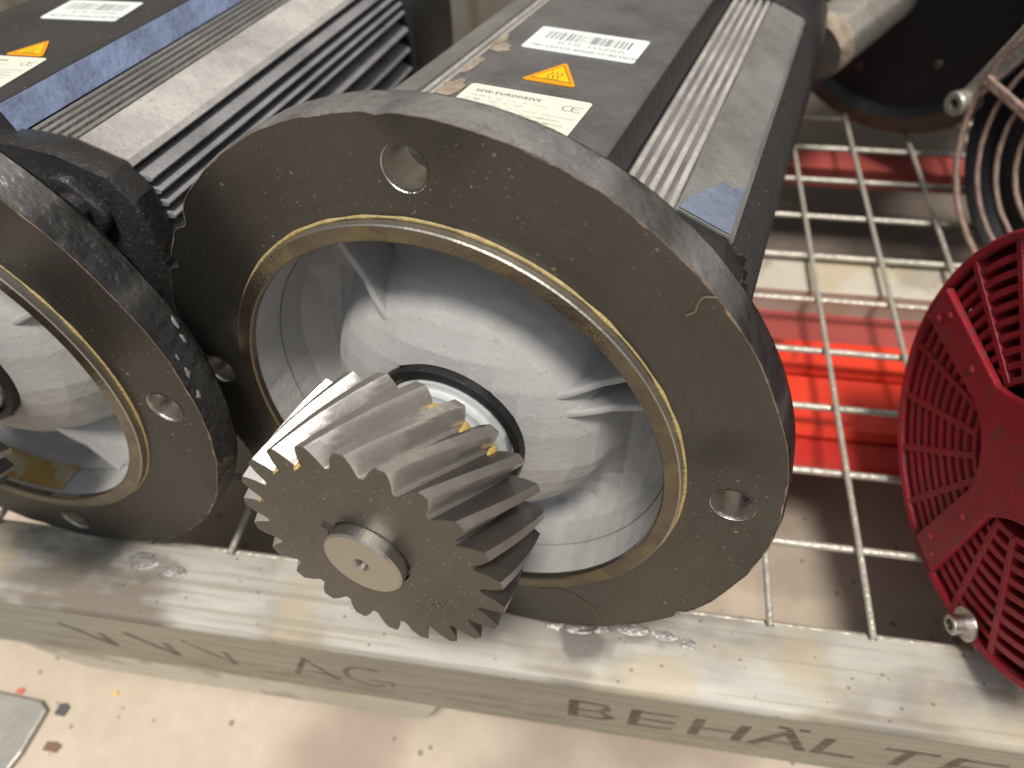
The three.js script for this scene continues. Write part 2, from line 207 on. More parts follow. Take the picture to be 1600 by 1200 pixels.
  const bgu = boxUV(crease(bg, 0.5), 1); { const p = bgu.attributes.position, q = bgu.attributes.uv; for (let i = 0; i < p.count; i++) q.setXY(i, (p.getX(i) + 0.75) / 1.3, Math.abs(p.getZ(i) - p.getY(i)) / 0.13); }
  add(t, 'front_beam', bgu, std('galvanised_beam', { map: beamMap, metalness: 0.1, roughness: 0.55, ...bumpy(beamMap, 0.0004) }));
  for (const [x, z, a, b, h] of [[-0.112, 0.014, 0.006, 0.005, 0.002], [-0.1, 0.016, 0.007, 0.004, 0.0022], [-0.088, 0.013, 0.006, 0.004, 0.0016], [-0.072, 0.013, 0.009, 0.003, 0.0016], [-0.055, 0.014, 0.007, 0.0025, 0.0014], [-0.043, 0.017, 0.004, 0.003, 0.0012], [-0.35, 0.012, 0.009, 0.005, 0.0016], [-0.33, 0.016, 0.007, 0.004, 0.0013]]) { const g = new THREE.SphereGeometry(1, 20, 10), p = g.attributes.position; for (let i = 0; i < p.count; i++) { const k = 0.75 + 0.5 * vn(p.getX(i) * 2 + x * 900, p.getZ(i) * 2 + 50, 1000, 3); p.setXYZ(i, x + p.getX(i) * a * k, p.getY(i) * h * 0.35, z + p.getZ(i) * b * k); } g.computeVertexNormals(); add(t, 'weld_bead', boxUV(g, 0.03), M.weld); }
  const fg = new THREE.PlaneGeometry(1.0, 0.08); fg.translate(-0.12, -0.0445, 0.0452); add(t, 'stencilled_face', fg, front);
  const foot = new THREE.Shape(); foot.moveTo(-0.465, -0.088); foot.lineTo(-0.445, -0.118); foot.quadraticCurveTo(-0.44, -0.127, -0.43, -0.127); foot.lineTo(-0.205, -0.127); foot.quadraticCurveTo(-0.195, -0.127, -0.19, -0.118); foot.lineTo(-0.18, -0.088);
  add(t, 'foot_channel', boxUV(extrude(foot, 0.004, 0.0445, 0.0008), 0.3), M.galv);
  const rear = boxUV(box(1.3, 0.03, 0.042, -0.1, -0.024, -0.288), 0.42); add(t, 'cross_beam', rear, M.galv);
  for (const x of [-0.735, 0.535]) add(t, 'side_rail', boxUV(box(0.04, 0.03, 0.76, x, -0.022, -0.385), 0.42), M.galv);
  const wob = (a, b, r) => { const n = 14, pts = []; for (let i = 0; i <= n; i++) { const k = i / n; pts.push(new THREE.Vector3(lerp(a[0], b[0], k), lerp(a[1], b[1], k) + rr(-0.0004, 0.0004), lerp(a[2], b[2], k))); } return boxUV(new THREE.TubeGeometry(new THREE.CatmullRomCurve3(pts), 60, r, 8), 0.06); };
  for (let j = -3; j <= 9; j++) { const z = (j - 9) * 0.05 - (j === 9 ? 0.001 : 0); add(t, 'wire', wob([-0.72, -0.003, z], [0.53, -0.003, z + rr(-0.001, 0.001)], 0.0023), M.wire); }
  for (let i = -14; i <= 10; i++) { const x = i * 0.05 + (i === 2 ? 0.001 : 0); add(t, 'wire', wob([x, 0.0022, -0.6], [x + rr(-0.001, 0.001), 0.0022, 0.002], 0.0019), M.wire); }
}

// ---------------------------------------------------------------- red beams below the mesh
{
  const t = thing('red_steel_beam', 'bright red steel beam with stepped sides lying below the mesh, right of the big flange', 'beam', [0, -0.14, 0]);
  const ex = (p, m, n, l) => { const g = extrude(p.map(([z, y]) => [-z, y + 0.14]), -0.09, 0.52, 0.001); g.rotateY(Math.PI / 2); add(t, n, boxUV(g, 0.35), m, l); };
  ex([[-0.272, -0.055], [-0.236, -0.055], [-0.236, -0.032], [-0.272, -0.032]], M.redDull, 'rear_ledge', 'dull pinkish red ledge');
  ex([[-0.234, -0.07], [-0.206, -0.07], [-0.206, -0.034], [-0.209, -0.029], [-0.234, -0.029]], M.red, 'upper_flat');
  ex([[-0.202, -0.07], [-0.15, -0.07], [-0.15, -0.034], [-0.154, -0.029], [-0.198, -0.029], [-0.202, -0.034]], M.red, 'main_profile');
  ex([[-0.148, -0.046], [-0.126, -0.046], [-0.126, -0.041], [-0.131, -0.036], [-0.148, -0.036]], M.redDark, 'front_lip', 'darker red front lip');
  for (const x of [-0.08, 0.45]) add(t, 'support_post', boxUV(box(0.012, 0.068, 0.05, x, 0.034, -0.205), 0.3), M.redDark);
  const t2 = thing('red_steel_beam', 'dark red steel beam far back under the black flanged machine', 'beam', [0, -0.14, 0]);
  const g = extrude([[-0.5, 0.088], [-0.5, 0.108], [-0.462, 0.108], [-0.462, 0.088]].map(([z, y]) => [-z, y]), -0.3, 0.52, 0.001); g.rotateY(Math.PI / 2); add(t2, 'box_section', boxUV(g, 0.35), M.redDull);
}

// ---------------------------------------------------------------- motors
const R0 = 0.1339;
function edgeR(th, chip) {   // worn outer edge of the machined face
  let d = 0.0009 + 0.0006 * (vn(th * 14, 3, 1000, 5) - 0.5) + 0.0009 * Math.max(0, vn(th * 40, 9, 1000, 8) - 0.72);
  for (const [a, w, h] of chip) d += h * Math.exp(-((((th - a + Math.PI * 3) % (2 * Math.PI) - Math.PI) / w) ** 2)) * (0.8 + 0.4 * vn(th * 26, 1, 1000, 4));
  return R0 - d;
}
function pinionGeometry(z0, z1, phase, twist, hub) {
  const N = 22, p = 2 * Math.PI / N, prof = [[0.0436, 0.5], [0.0434, 0.45], [0.0437, 0.42], [0.0446, 0.385], [0.0461, 0.345], [0.0480, 0.298], [0.0500, 0.226], [0.0519, 0.156], [0.0524, 0.13]];
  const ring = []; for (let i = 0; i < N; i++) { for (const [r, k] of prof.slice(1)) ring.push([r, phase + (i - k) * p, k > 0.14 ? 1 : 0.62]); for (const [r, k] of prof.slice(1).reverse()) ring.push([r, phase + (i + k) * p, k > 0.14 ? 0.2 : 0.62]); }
  const n = ring.length, S = 14, pos = [], col = [];
  const P = (k, s) => { const [r, a] = ring[k % n]; const f = s / S, tw = twist * (1 - f); let rad = r; const z = lerp(z0, z1, f); return [rad * Math.cos(a + tw), rad * Math.sin(a + tw), z]; };
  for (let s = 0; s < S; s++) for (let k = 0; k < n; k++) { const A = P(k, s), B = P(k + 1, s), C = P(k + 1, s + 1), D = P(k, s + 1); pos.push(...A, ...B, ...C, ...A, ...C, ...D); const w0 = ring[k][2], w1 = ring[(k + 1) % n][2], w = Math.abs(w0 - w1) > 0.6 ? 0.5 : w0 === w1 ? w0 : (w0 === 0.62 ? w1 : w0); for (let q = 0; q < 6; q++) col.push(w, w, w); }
  const side = new THREE.BufferGeometry(); side.setAttribute('position', new THREE.Float32BufferAttribute(pos, 3)); side.setAttribute('color', new THREE.Float32BufferAttribute(col, 3));
  const cap = (s, flip) => {
    const sh = new THREE.Shape(ring.map((_, k) => { const q = P(k, s); return new THREE.Vector2(q[0], q[1]); })); const h = new THREE.Path(); h.absarc(0, 0, hub, 0, Math.PI * 2, true); sh.holes.push(h);
    const g = new THREE.ShapeGeometry(sh, 32); g.translate(0, 0, s ? z1 : z0); if (flip) g.index.array.reverse(); const q = g.toNonIndexed(); q.setAttribute('color', new THREE.Float32BufferAttribute(new Float32Array(q.attributes.position.count * 3).fill(0.5), 3)); return q;
  };
  return { side: boxUV(crease(side, 0.32), 0.06), front: planar(cap(S, false), 0.12), rear: planar(cap(0, true), 0.12) };
}
const textLine = (g, s, x, y, px, font = 'bold', sx = 1) => { g.save(); g.translate(x, y); g.scale(sx, 1); g.font = `${font} ${px}px sans-serif`; g.fillText(s, 0, 0); g.restore(); };
const labelMat = (draw, w, h) => std('printed_label', { map: canvasTex(w, h, draw), roughness: 0.45, clearcoat: 0.3, clearcoatRoughness: 0.3 });
const BAR = labelMat((g, w, h) => {
  g.fillStyle = '#dfe6e6'; g.fillRect(0, 0, w, h); g.fillStyle = '#7d8488'; let s = 77; const q = () => (s = (s * 16807) % 2147483647) / 2147483647;
  for (let x = 56; x < w - 60;) { const b = 3 + Math.floor(q() * 3) * 4; g.fillRect(x, h * 0.16, b, h * 0.34); x += b + 3 + Math.floor(q() * 3) * 4; }
  g.fillStyle = '#80868a'; textLine(g, 'R1R-1G266', w * 0.26, h * 0.68, h * 0.15, '', 1.4); textLine(g, 'TRF CDV1TL.80S0A/TF/BE1N/SBBF', w * 0.06, h * 0.88, h * 0.13, 'bold', 0.86);
}, 512, 300);
const HOT = labelMat((g, w, h) => {
  g.fillStyle = '#e89a10'; g.fillRect(0, 0, w, h); const tri = (k, c) => { g.fillStyle = c; g.beginPath(); g.moveTo(w / 2, h * 0.55 - h * 0.5 * k); g.lineTo(w / 2 + w * 0.46 * k, h * 0.55 + h * 0.4 * k); g.lineTo(w / 2 - w * 0.46 * k, h * 0.55 + h * 0.4 * k); g.fill(); };
  tri(0.8, '#3a3420'); tri(0.74, '#f2bd12'); g.strokeStyle = '#6a5a18'; g.lineWidth = w * 0.022;
  for (const x of [0.41, 0.5, 0.59]) { g.beginPath(); for (let i = 0; i <= 12; i++) { const y = h * (0.5 + 0.28 * i / 12), xx = w * (x + 0.022 * Math.sin(i / 12 * 7)); i ? g.lineTo(xx, y) : g.moveTo(xx, y); } g.stroke(); } g.beginPath(); g.moveTo(w * 0.36, h * 0.82); g.lineTo(w * 0.64, h * 0.82); g.stroke();
}, 256, 256);
const PLATE = labelMat((g, w, h) => {
  g.fillStyle = '#dcdccf'; g.fillRect(0, 0, w, h); g.fillStyle = '#5c5e60'; textLine(g, 'SEW-EURODRIVE', w * 0.08, h * 0.165, h * 0.085, 'bold', 0.95);
  g.fillStyle = '#a5a69c'; let s = 33; const q = () => (s = (s * 16807) % 2147483647) / 2147483647; const W = ['76646', 'Bruchsal', 'Made in', 'Typ', 'Nr.', '50 Hz', 'kW', 'cos', 'r/min', 'IP 54', 'kg', 'V', 'A', 'IM', 'Nm', '400', '1420', 'TF', 'B5'];
  for (let r = 0; r < 9; r++) { let x = w * 0.06; const y = h * (0.27 + 0.08 * r); while (x < w * (r < 2 ? 0.6 : 0.86)) { const t = W[Math.floor(q() * W.length)]; textLine(g, t, x, y, h * 0.06, ''); x += g.measureText(t).width * 0.2 + w * (0.05 + 0.09 * q()); } g.fillStyle = q() < 0.5 ? '#b0afa4' : '#96968e'; }
  g.strokeStyle = '#44464a'; g.lineWidth = w * 0.008; for (const [x, e] of [[0.86, 0], [0.93, 1]]) { g.beginPath(); g.arc(w * x, h * 0.2, h * 0.055, 0.9, 5.4); g.stroke(); if (e) { g.beginPath(); g.moveTo(w * x - h * 0.05, h * 0.2); g.lineTo(w * x + h * 0.02, h * 0.2); g.stroke(); } }
}, 512, 440);
const labelGeo = (w, h, r = 0.002) => { const g = extrude(rrect(w, h, r), 0, 0.0003); const p = g.attributes.position, uv = g.attributes.uv; for (let i = 0; i < p.count; i++) uv.setXY(i, p.getX(i) / w + 0.5, p.getY(i) / h + 0.5); g.rotateX(-Math.PI / 2); return g; };
const triGeo = (w, h) => { const s = new THREE.Shape(), r = 0.0018, P = [[-w / 2, -h / 2], [w / 2, -h / 2], [0, h / 2]].map((q) => new THREE.Vector2(...q)); for (let i = 0; i < 3; i++) { const a = P[i], b = P[(i + 1) % 3], c = P[(i + 2) % 3], u = a.clone().sub(b).normalize(), v = c.clone().sub(b).normalize(); const s0 = b.clone().addScaledVector(u, r * 1.6), s1 = b.clone().addScaledVector(v, r * 1.6); i ? s.lineTo(s0.x, s0.y) : s.moveTo(s0.x, s0.y); s.quadraticCurveTo(b.x, b.y, s1.x, s1.y); } const g = extrude(s, 0, 0.0003); const p = g.attributes.position, uv = g.attributes.uv; for (let i = 0; i < p.count; i++) uv.setXY(i, p.getX(i) / w + 0.5, p.getY(i) / h + 0.5); g.rotateX(-Math.PI / 2); return g; };

function motor(o, opt) {   // o: group at the flange's centre, +z along the shaft towards the viewer
  const { chip, holes, fin, dustRidge, lid, lidSide, panel, phase } = opt;
  // flange: machined face, worn rim, back, holes
  const N = 720, fs = new THREE.Shape(); for (let i = 0; i < N; i++) { const a = i / N * 2 * Math.PI, r = edgeR(a, chip); i ? fs.lineTo(r * Math.cos(a), r * Math.sin(a)) : fs.moveTo(r, 0); }
  const hole = (x, y, r) => { const h = new THREE.Path(); h.absarc(x, y, r, 0, Math.PI * 2, true); fs.holes.push(h); };
  hole(0, 0, 0.0975); const hr = 0.0074; const H = holes.map((a) => [0.1163 * Math.cos(a), 0.1163 * Math.sin(a)]); for (const [x, y] of H) hole(x, y, hr);
  add(o, 'flange_face', planar(new THREE.ShapeGeometry(fs, 40), 0.28), opt.face);
  const bs = new THREE.Shape(); bs.absarc(0, 0, R0, 0, Math.PI * 2); for (const [x, y, r] of [[0, 0, 0.09], ...H.map(([x, y]) => [x, y, hr])]) { const h = new THREE.Path(); h.absarc(x, y, r, 0, Math.PI * 2, true); bs.holes.push(h); }
  const pos = [], rows = [[0.001, -0.0155], [0, -0.0145], [0, -0.009], [0, -0.005], [0, -0.0022], [0.0004, -0.0008]];
  const RP = (i, k) => { const a = i / N * 2 * Math.PI, n = 0.0005 * (vn(a * 30, k * 2, 1000, 7) - 0.5); let r = k < rows.length ? Math.min(R0 - rows[k][0] + (k > 0 && k < 5 ? n : 0), k >= 3 ? edgeR(a, chip) + [0.0011, 0.0009, 0.0005][k - 3] : 9) : edgeR(a, chip); return [r * Math.cos(a), r * Math.sin(a), k < rows.length ? rows[k][1] : 0]; };
  for (let i = 0; i < N; i++) for (let k = 0; k < rows.length; k++) { const A = RP(i, k), B = RP(i + 1, k), C = RP(i + 1, k + 1), D = RP(i, k + 1); pos.push(...A, ...B, ...C, ...A, ...C, ...D); }
  const rim = new THREE.BufferGeometry(); rim.setAttribute('position', new THREE.Float32BufferAttribute(pos, 3));
  const dustAndShade = (g) => { const p = g.attributes.position, c = []; for (let i = 0; i < p.count; i++) { const t = Math.atan2(p.getY(i), p.getX(i)), k = lerp(0.22, 1.25, sstep(0.45, 0.95, Math.sin(t) + 0.5 * (vn((t + 4) * 9, 3, 1000, 17) - 0.5))); c.push(k, k, k); } g.setAttribute('color', new THREE.Float32BufferAttribute(c, 3)); };  // settled dust lightens the top; shade is painted into sides and underside
  const back = new THREE.ShapeGeometry(bs, 60); back.translate(0, 0, -0.0155); back.index.array.reverse(); const bg = back.toNonIndexed(); bg.deleteAttribute('uv'); bg.deleteAttribute('normal');
  const rimG = mergeGeometries([rim, bg]); dustAndShade(rimG); add(o, 'flange', boxUV(crease(rimG, 0.7), 0.09), M.rim);
  // worn bare edge where paint meets the machined face
  const wp = []; for (let i = 0; i < N; i++) { const a = i / N * 2 * Math.PI, b = (i + 1) / N * 2 * Math.PI; const w = (t) => 0.0001 + 0.0014 * Math.max(0, vn(t * 25, 5, 1000, 12) - 0.45); const q = (t, r, z) => [r * Math.cos(t), r * Math.sin(t), z]; const ra = edgeR(a, chip), rb = edgeR(b, chip); wp.push(...q(a, ra - w(a), 0.0003), ...q(a, ra + 0.0001, 0.0002), ...q(b, rb + 0.0001, 0.0002), ...q(a, ra - w(a), 0.0003), ...q(b, rb + 0.0001, 0.0002), ...q(b, rb - w(b), 0.0003)); }
  const wg = new THREE.BufferGeometry(); wg.setAttribute('position', new THREE.Float32BufferAttribute(wp, 3)); wg.computeVertexNormals(); add(o, 'worn_edge', boxUV(wg, 0.05), M.worn ??= std('bare_rusty_edge', { map: dataTex(256, (u, v) => mix3([0.06, 0.04, 0.03], [0.4, 0.3, 0.23], fbm(u, v, 24, 3, 301)), true), metalness: 0.5, roughness: 0.5 }));
  for (const [x, y] of H) {
    const g = lathe([[hr + 0.0009, 0.0002], [hr, -0.0007], [hr, -0.0155]], 40); g.translate(x, y, 0); add(o, 'bolt_hole', boxUV(g, 0.03), M.bright);
  }
  add(o, 'spigot', boxUV(crease(lathe([[0.0972, 0.0040], [0.0918, 0.0040], [0.0911, 0.0033], [0.0911, -0.002]], 240), 0.5), 0.05), M.spigot);
  add(o, 'spigot_wall', boxUV(crease(lathe([[0.0977, -0.0005], [0.0977, 0.0035], [0.0972, 0.0040]], 240), 0.5), 0.05), M.turned);
  const bd = []; for (let i = 0; i <= 240; i++) { const a = i / 240 * Math.PI * 2; bd.push(new THREE.Vector3(0.0984 * Math.cos(a), 0.0984 * Math.sin(a), -0.0001)); }
  const bead = new THREE.TubeGeometry(new THREE.CatmullRomCurve3(bd.slice(0, -1), true), 400, 0.00085, 8, true); { const p = bead.attributes.position; for (let i = 0; i < p.count; i++) { const x = p.getX(i), y = p.getY(i), r = Math.hypot(x, y), a = Math.atan2(y, x), k = 0.55 + 0.75 * vn((a + 4) * 12, 2, 1000, 3), nr = 0.0984 + (r - 0.0984) * k; p.setXYZ(i, x / r * nr, y / r * nr, -0.0001 + (p.getZ(i) + 0.0001) * k * 0.8); } bead.computeVertexNormals(); }
  add(o, 'sealant_bead', boxUV(bead, 0.03), M.bead);
  // painted bell of the end shield
  const bellPts = [[0.0911, 0.0005], [0.0908, -0.008], [0.0900, -0.020], [0.0886, -0.0305], [0.0848, -0.0378], [0.0782, -0.0398], [0.0715, -0.036], [0.0662, -0.0275], [0.0612, -0.0178], [0.0565, -0.0125], [0.0505, -0.008], [0.0440, -0.0045], [0.0390, -0.0025], [0.0352, -0.0012], [0.0342, -0.0022], [0.0340, -0.006]];
  const curve = new THREE.SplineCurve(bellPts.slice(0, 14).map((q) => new THREE.Vector2(...q))).getPoints(70).map((q) => [q.x, q.y]);
  const bell = add(o, 'bell', boxUV(crease(lathe([...curve, ...bellPts.slice(14)], 200), 1.3), 0.09), M.cavity);
  for (const a of opt.ribs) {   // low cast webs across the trough
    const s = new THREE.Shape(); s.moveTo(0.048, -0.034); s.lineTo(0.048, -0.0088); s.quadraticCurveTo(0.058, -0.009, 0.070, -0.0125); s.lineTo(0.0905, -0.0125); s.lineTo(0.0905, -0.034);
    const g = extrude(s, -0.0016, 0.0016, 0.001); g.rotateX(Math.PI / 2); g.rotateZ(a); // shape y -> z
    add(bell, 'rib', boxUV(g, 0.09), M.cavity);
  }
  add(o, 'shaft_seal', boxUV(crease(lathe([[0.0342, -0.003], [0.0342, 0.001], [0.0338, 0.0018], [0.0308, 0.0018], [0.0304, 0.001], [0.0304, -0.004]], 120), 0.5), 0.05), M.seal);
  add(o, 'washer', crease(lathe([[0.0304, -0.003], [0.0285, -0.002], [0.0282, 0.002], [0.0255, 0.0022], [0.0252, 0.0055], [0.0215, 0.0058], [0.0214, 0.008], [0.017, 0.0082], [0.017, 0.03]], 90), 0.5), M.washer);
  // pinion and shaft end
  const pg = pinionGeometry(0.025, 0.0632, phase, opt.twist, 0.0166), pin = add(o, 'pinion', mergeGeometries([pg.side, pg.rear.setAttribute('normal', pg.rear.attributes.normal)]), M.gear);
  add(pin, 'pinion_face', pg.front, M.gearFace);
  add(o, 'shaft_end', boxUV(crease(lathe([[0.0168, 0.0612], [0.0157, 0.0612], [0.0157, 0.0676], [0.0149, 0.0684], [0.0033, 0.0684], [0.0028, 0.0678], [0.0022, 0.064], [0.0001, 0.062]].reverse().reverse(), 64), 0.4), 0.03), M.boss);
  for (const [a, r, gz] of opt.grease ?? []) { const g = new THREE.SphereGeometry(1, 14, 10); { const p = g.attributes.position; for (let i = 0; i < p.count; i++) { const w = 0.6 + 0.7 * vn(p.getX(i) * 1.7 + a * 50 + 30, p.getZ(i) * 1.7 + 30, 1000, 6); p.setXYZ(i, p.getX(i) * w, p.getY(i) * w, p.getZ(i) * w); } g.computeVertexNormals(); } g.scale(0.0021, 0.0008, 0.0038); g.rotateZ(a + Math.PI / 2); g.translate(r * Math.cos(a), r * Math.sin(a), gz); add(pin, 'grease', g, M.grease); }
  // casting between flange and stator
  const neck = []; for (let i = 0; i < 96; i++) { const a = i / 96 * 2 * Math.PI, c = Math.abs(Math.cos(2 * a)), r = 0.076 + 0.018 * sstep(0.35, 0.75, c); neck.push([r * Math.cos(a), r * Math.sin(a) * 0.97]); }
  const nk = new THREE.Shape(neck.map(([x, y]) => new THREE.Vector2(x, y))), nh = new THREE.Path(); nh.absarc(0, 0, 0.06, 0, Math.PI * 2, true); nk.holes.push(nh);
  const sh = add(o, 'end_shield', boxUV(crease(extrude(nk, -0.06, -0.04), 0.6), 0.07), M.blackRough);
  add(sh, 'neck', boxUV(crease(lathe([[0.0935, -0.0157], [0.0935, -0.03], [0.0905, -0.0405]], 120), 0.6), 0.07), M.blackRough);
  const outline = (k, dy = 0) => { const P = [[0.052, 0.0895], [0.068, 0.0875], [0.0885, 0.080], [0.0965, 0.070], [0.1, 0.045], [0.1, -0.045], [0.092, -0.076], [0.06, -0.09]]; const all = [...P, ...P.slice().reverse().map(([x, y]) => [-x, y])]; return all.map(([x, y]) => [x * k, y * k + dy]); };
  add(o, 'shield_collar', boxUV(crease(extrude(outline(1.0), -0.0615, -0.046, 0.0025), 0.5), 0.07), M.blackRough);
  for (const a of [0.75, 2.39, 3.9, 5.53]) { const g = crease(lathe([[0.0001, 0.006], [0.0032, 0.006], [0.0035, 0.009], [0.0062, 0.009], [0.0068, 0.0083], [0.0068, 0]], 24), 0.4); g.translate(0.099 * Math.cos(a), 0.099 * Math.sin(a), -0.046); add(sh, 'socket_bolt', g, M.black); const b = extrude(rrect(0.028, 0.028, 0.008), -0.05, -0.041, 0.002, 6); b.rotateZ(a); b.translate(0.093 * Math.cos(a), 0.093 * Math.sin(a), 0); add(sh, 'bolt_lug', boxUV(b, 0.07), M.blackRough); }
  // stator housing: core, ridges, panels, side fins
  const D0 = -0.0612, D1 = -0.335;
  const half = [[0.05, 0.0842], [0.0672, 0.0835], [0.0676, 0.0868], [0.0882, 0.0797], [0.0895, 0.0775], [0.0862, 0.0755], [0.0862, -0.07], [0.06, -0.085]];
  add(o, 'housing', boxUV(crease(extrude([...half, ...half.slice().reverse().map(([x, y]) => [-x, y])], D1, D0, 0.0008), 0.4), 0.11), opt.core);
  for (const s of [1, -1]) {
    const pn = extrude([[0.0682, 0.0866], [0.0684, 0.0874], [0.0884, 0.0805], [0.0902, 0.0782], [0.0896, 0.0772], [0.088, 0.0796]].map(([x, y]) => [x * s, y]), D1, D0 + 0.0003); add(o, 'corner_panel', boxUV(crease(pn, 0.3), 0.12), s > 0 ? panel : opt.panelLeft ?? panel);
    for (let k = 0; k < 5; k++) { const x = 0.0465 + k * 0.0047, y = 0.0878 - k * 0.0003, R = [[-0.0019, -0.004], [-0.0015, -0.0004], [-0.0012, 0.0006], [-0.0005, 0.0011], [0.0005, 0.0011], [0.0012, 0.0006], [0.0015, -0.0004], [0.0019, -0.004]].map(([a, b]) => [s * (x + a), y + b]); add(o, 'top_ridge', boxUV(crease(extrude(R, D1, D0), 0.6), 0.1), dustRidge); }
    for (const [y, x] of [[0.0722, 0.0965], [0.0668, 0.0985], [0.0612, 0.1], [0.0556, 0.1012]]) add(o, 'side_fin', boxUV(crease(extrude([[0.085, y + 0.0022], [x - 0.0012, y + 0.0015], [x, y + 0.0006], [x, y - 0.0002], [x - 0.001, y - 0.0008], [0.085, y - 0.0012]].map(([a, b]) => [a * s, b]), D1, D0), 0.7), 0.1), fin);
    for (let k = 0; k < 8; k++) { const y = 0.0446 - k * 0.0133, x = 0.103 - 0.0012 * Math.max(0, k - 3) ** 1.3; add(o, 'wide_fin', boxUV(crease(extrude([[0.085, y + 0.0085], [x - 0.0016, y + 0.0022], [x, y + 0.0006], [x - 0.0004, y - 0.0008], [x - 0.002, y - 0.0014], [0.085, y - 0.0022]].map(([a, b]) => [a * s, b]), D1 + 0.001, D0), 0.7), 0.1), fin); }
  }
  // terminal lid
  const lg = extrude([[-0.0495, 0.0885], [-0.0458, 0.0992], [-0.045, 0.1], [0.038, 0.1], [0.0388, 0.0993], [0.0435, 0.0885]], D1 - 0.02, -0.0572, 0.0004); const lm = add(o, 'terminal_lid', boxUV(crease(lg, 0.25), 0.13), lid);
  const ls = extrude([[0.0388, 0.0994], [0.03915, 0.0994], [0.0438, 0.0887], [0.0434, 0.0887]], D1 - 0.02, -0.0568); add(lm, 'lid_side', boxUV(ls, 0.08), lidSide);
  for (const [kind, x, z, w, h, rot, label] of opt.labels) { const g = kind === 'hot_label' ? triGeo(w, h) : labelGeo(w, h); const q = add(lm, kind, g, kind === 'hot_label' ? HOT : kind === 'barcode_label' ? BAR : PLATE, label); q.position.set(x, 0.1002, z); q.rotation.y = rot; }
  for (const [x, z, w, h] of opt.patches ?? []) { const n = 18, s = new THREE.Shape(); for (let i = 0; i < n; i++) { const a = i / n * 6.283, r = rr(0.55, 1); i ? s.lineTo(w * r * Math.cos(a), h * r * Math.sin(a)) : s.moveTo(w * r, 0); } const g = extrude(s, 0, 0.0003); g.rotateX(-Math.PI / 2); g.translate(x, 0.1001, z); add(lm, 'peeled_patch', boxUV(g, 0.03), M.tan); }
  for (const [a, z, l] of opt.rimChips ?? []) { const g = new THREE.IcosahedronGeometry(1, 2); { const p = g.attributes.position; for (let i = 0; i < p.count; i++) { const w = 0.55 + 0.9 * vn(p.getY(i) * 2 + a * 90 + 20, p.getZ(i) * 2 + 20, 1000, 2); p.setXYZ(i, R0 - 0.0002 + p.getX(i) * 0.0005, p.getY(i) * l * 0.42 * w, p.getZ(i) * 0.0011 * w); } g.computeVertexNormals(); } g.rotateZ(a); g.translate(0, 0, z); add(o, 'paint_chip', g, M.chip); }
  if (opt.oil) { const g = lathe([[0.0906, -0.001], [0.0903, -0.008], [0.0897, -0.017]], 30, 0, 0.5); g.rotateZ(-0.34); add(bell, 'oil_stain', boxUV(g, 0.04), M.oil); }
  if (opt.extras) {
    const st = []; for (const [k, ring] of [[0, 0], [1, 1], [2, 1], [3, 0]]) { const g = ring ? new THREE.TorusGeometry(0.0013, 0.00018, 5, 20) : box(0.0004, 0.0034, 0.0003, 0, 0, 0, 0.0001); if (ring) g.scale(0.7, 1.3, 1); const q = g.index ? g.toNonIndexed() : g; q.translate((k - 1.5) * 0.003, 0, 0); st.push(q); }
    const sm = mergeGeometries(st.map((g) => { g.deleteAttribute('uv'); return g; })); sm.rotateZ(0.98); sm.translate(0.0268, -0.0164, 0.0632); add(pin, 'stamped_mark', sm, M.spigot);
    const kn = box(0.0045, 0.0034, 0.0004, 0, 0, 0, 0.0001); kn.rotateZ(2.7); kn.translate(-0.0158, 0.0073, 0.0633); add(pin, 'keyway_notch', kn, M.seal);
    const pt = [[0.0686, -0.062], [0.0885, -0.062], [0.0885, -0.1], [0.084, -0.094], [0.08, -0.096], [0.0775, -0.088], [0.0745, -0.083], [0.073, -0.077], [0.0705, -0.073]], sh2 = new THREE.Shape(pt.map(([x, z]) => new THREE.Vector2(x, -z))), g = extrude(sh2, 0, 0.0002); g.rotateX(-Math.PI / 2); const p = g.attributes.position; for (let i = 0; i < p.count; i++) p.setY(i, p.getY(i) + 0.0878 - (p.getX(i) - 0.0684) * 0.345); g.computeVertexNormals(); add(o, 'painted_sheen_patch', boxUV(g, 0.1), M.blueLight);  // tinted patch stands in for the sky sheen beside the flange
    const mk = lathe([[0.0165, 0.0002], [0.0172, 0.0005], [0.0179, 0.0002]], 48, 0.5, 3.6); mk.translate(0.0595, -0.1055, 0); add(o, 'round_casting_mark', mk, M.spigot);
  }
  // rear cowl
  const cp = []; for (let i = 0; i < 64; i++) { const a = i / 64 * Math.PI * 2, n = 5, r = 1 / (Math.abs(Math.cos(a) / 0.106) ** n + Math.abs(Math.sin(a) / 0.096) ** n) ** (1 / n); cp.push([r * Math.cos(a), r * Math.sin(a) - 0.003]); }
  add(o, 'fan_cowl', boxUV(crease(extrude(cp, D1 - 0.09, D1 - 0.002, 0.006), 0.5), 0.09), M.black);
}
const basis = (yaw, tilt) => { const a = new THREE.Vector3(Math.sin(yaw) * Math.cos(tilt), Math.sin(tilt), Math.cos(yaw) * Math.cos(tilt)), u = new THREE.Vector3(0, 1, 0).cross(a).normalize(), v = a.clone().cross(u); return new THREE.Quaternion().setFromRotationMatrix(new THREE.Matrix4().makeBasis(u, v, a)); };
const deg = Math.PI / 180, grp = undefined;
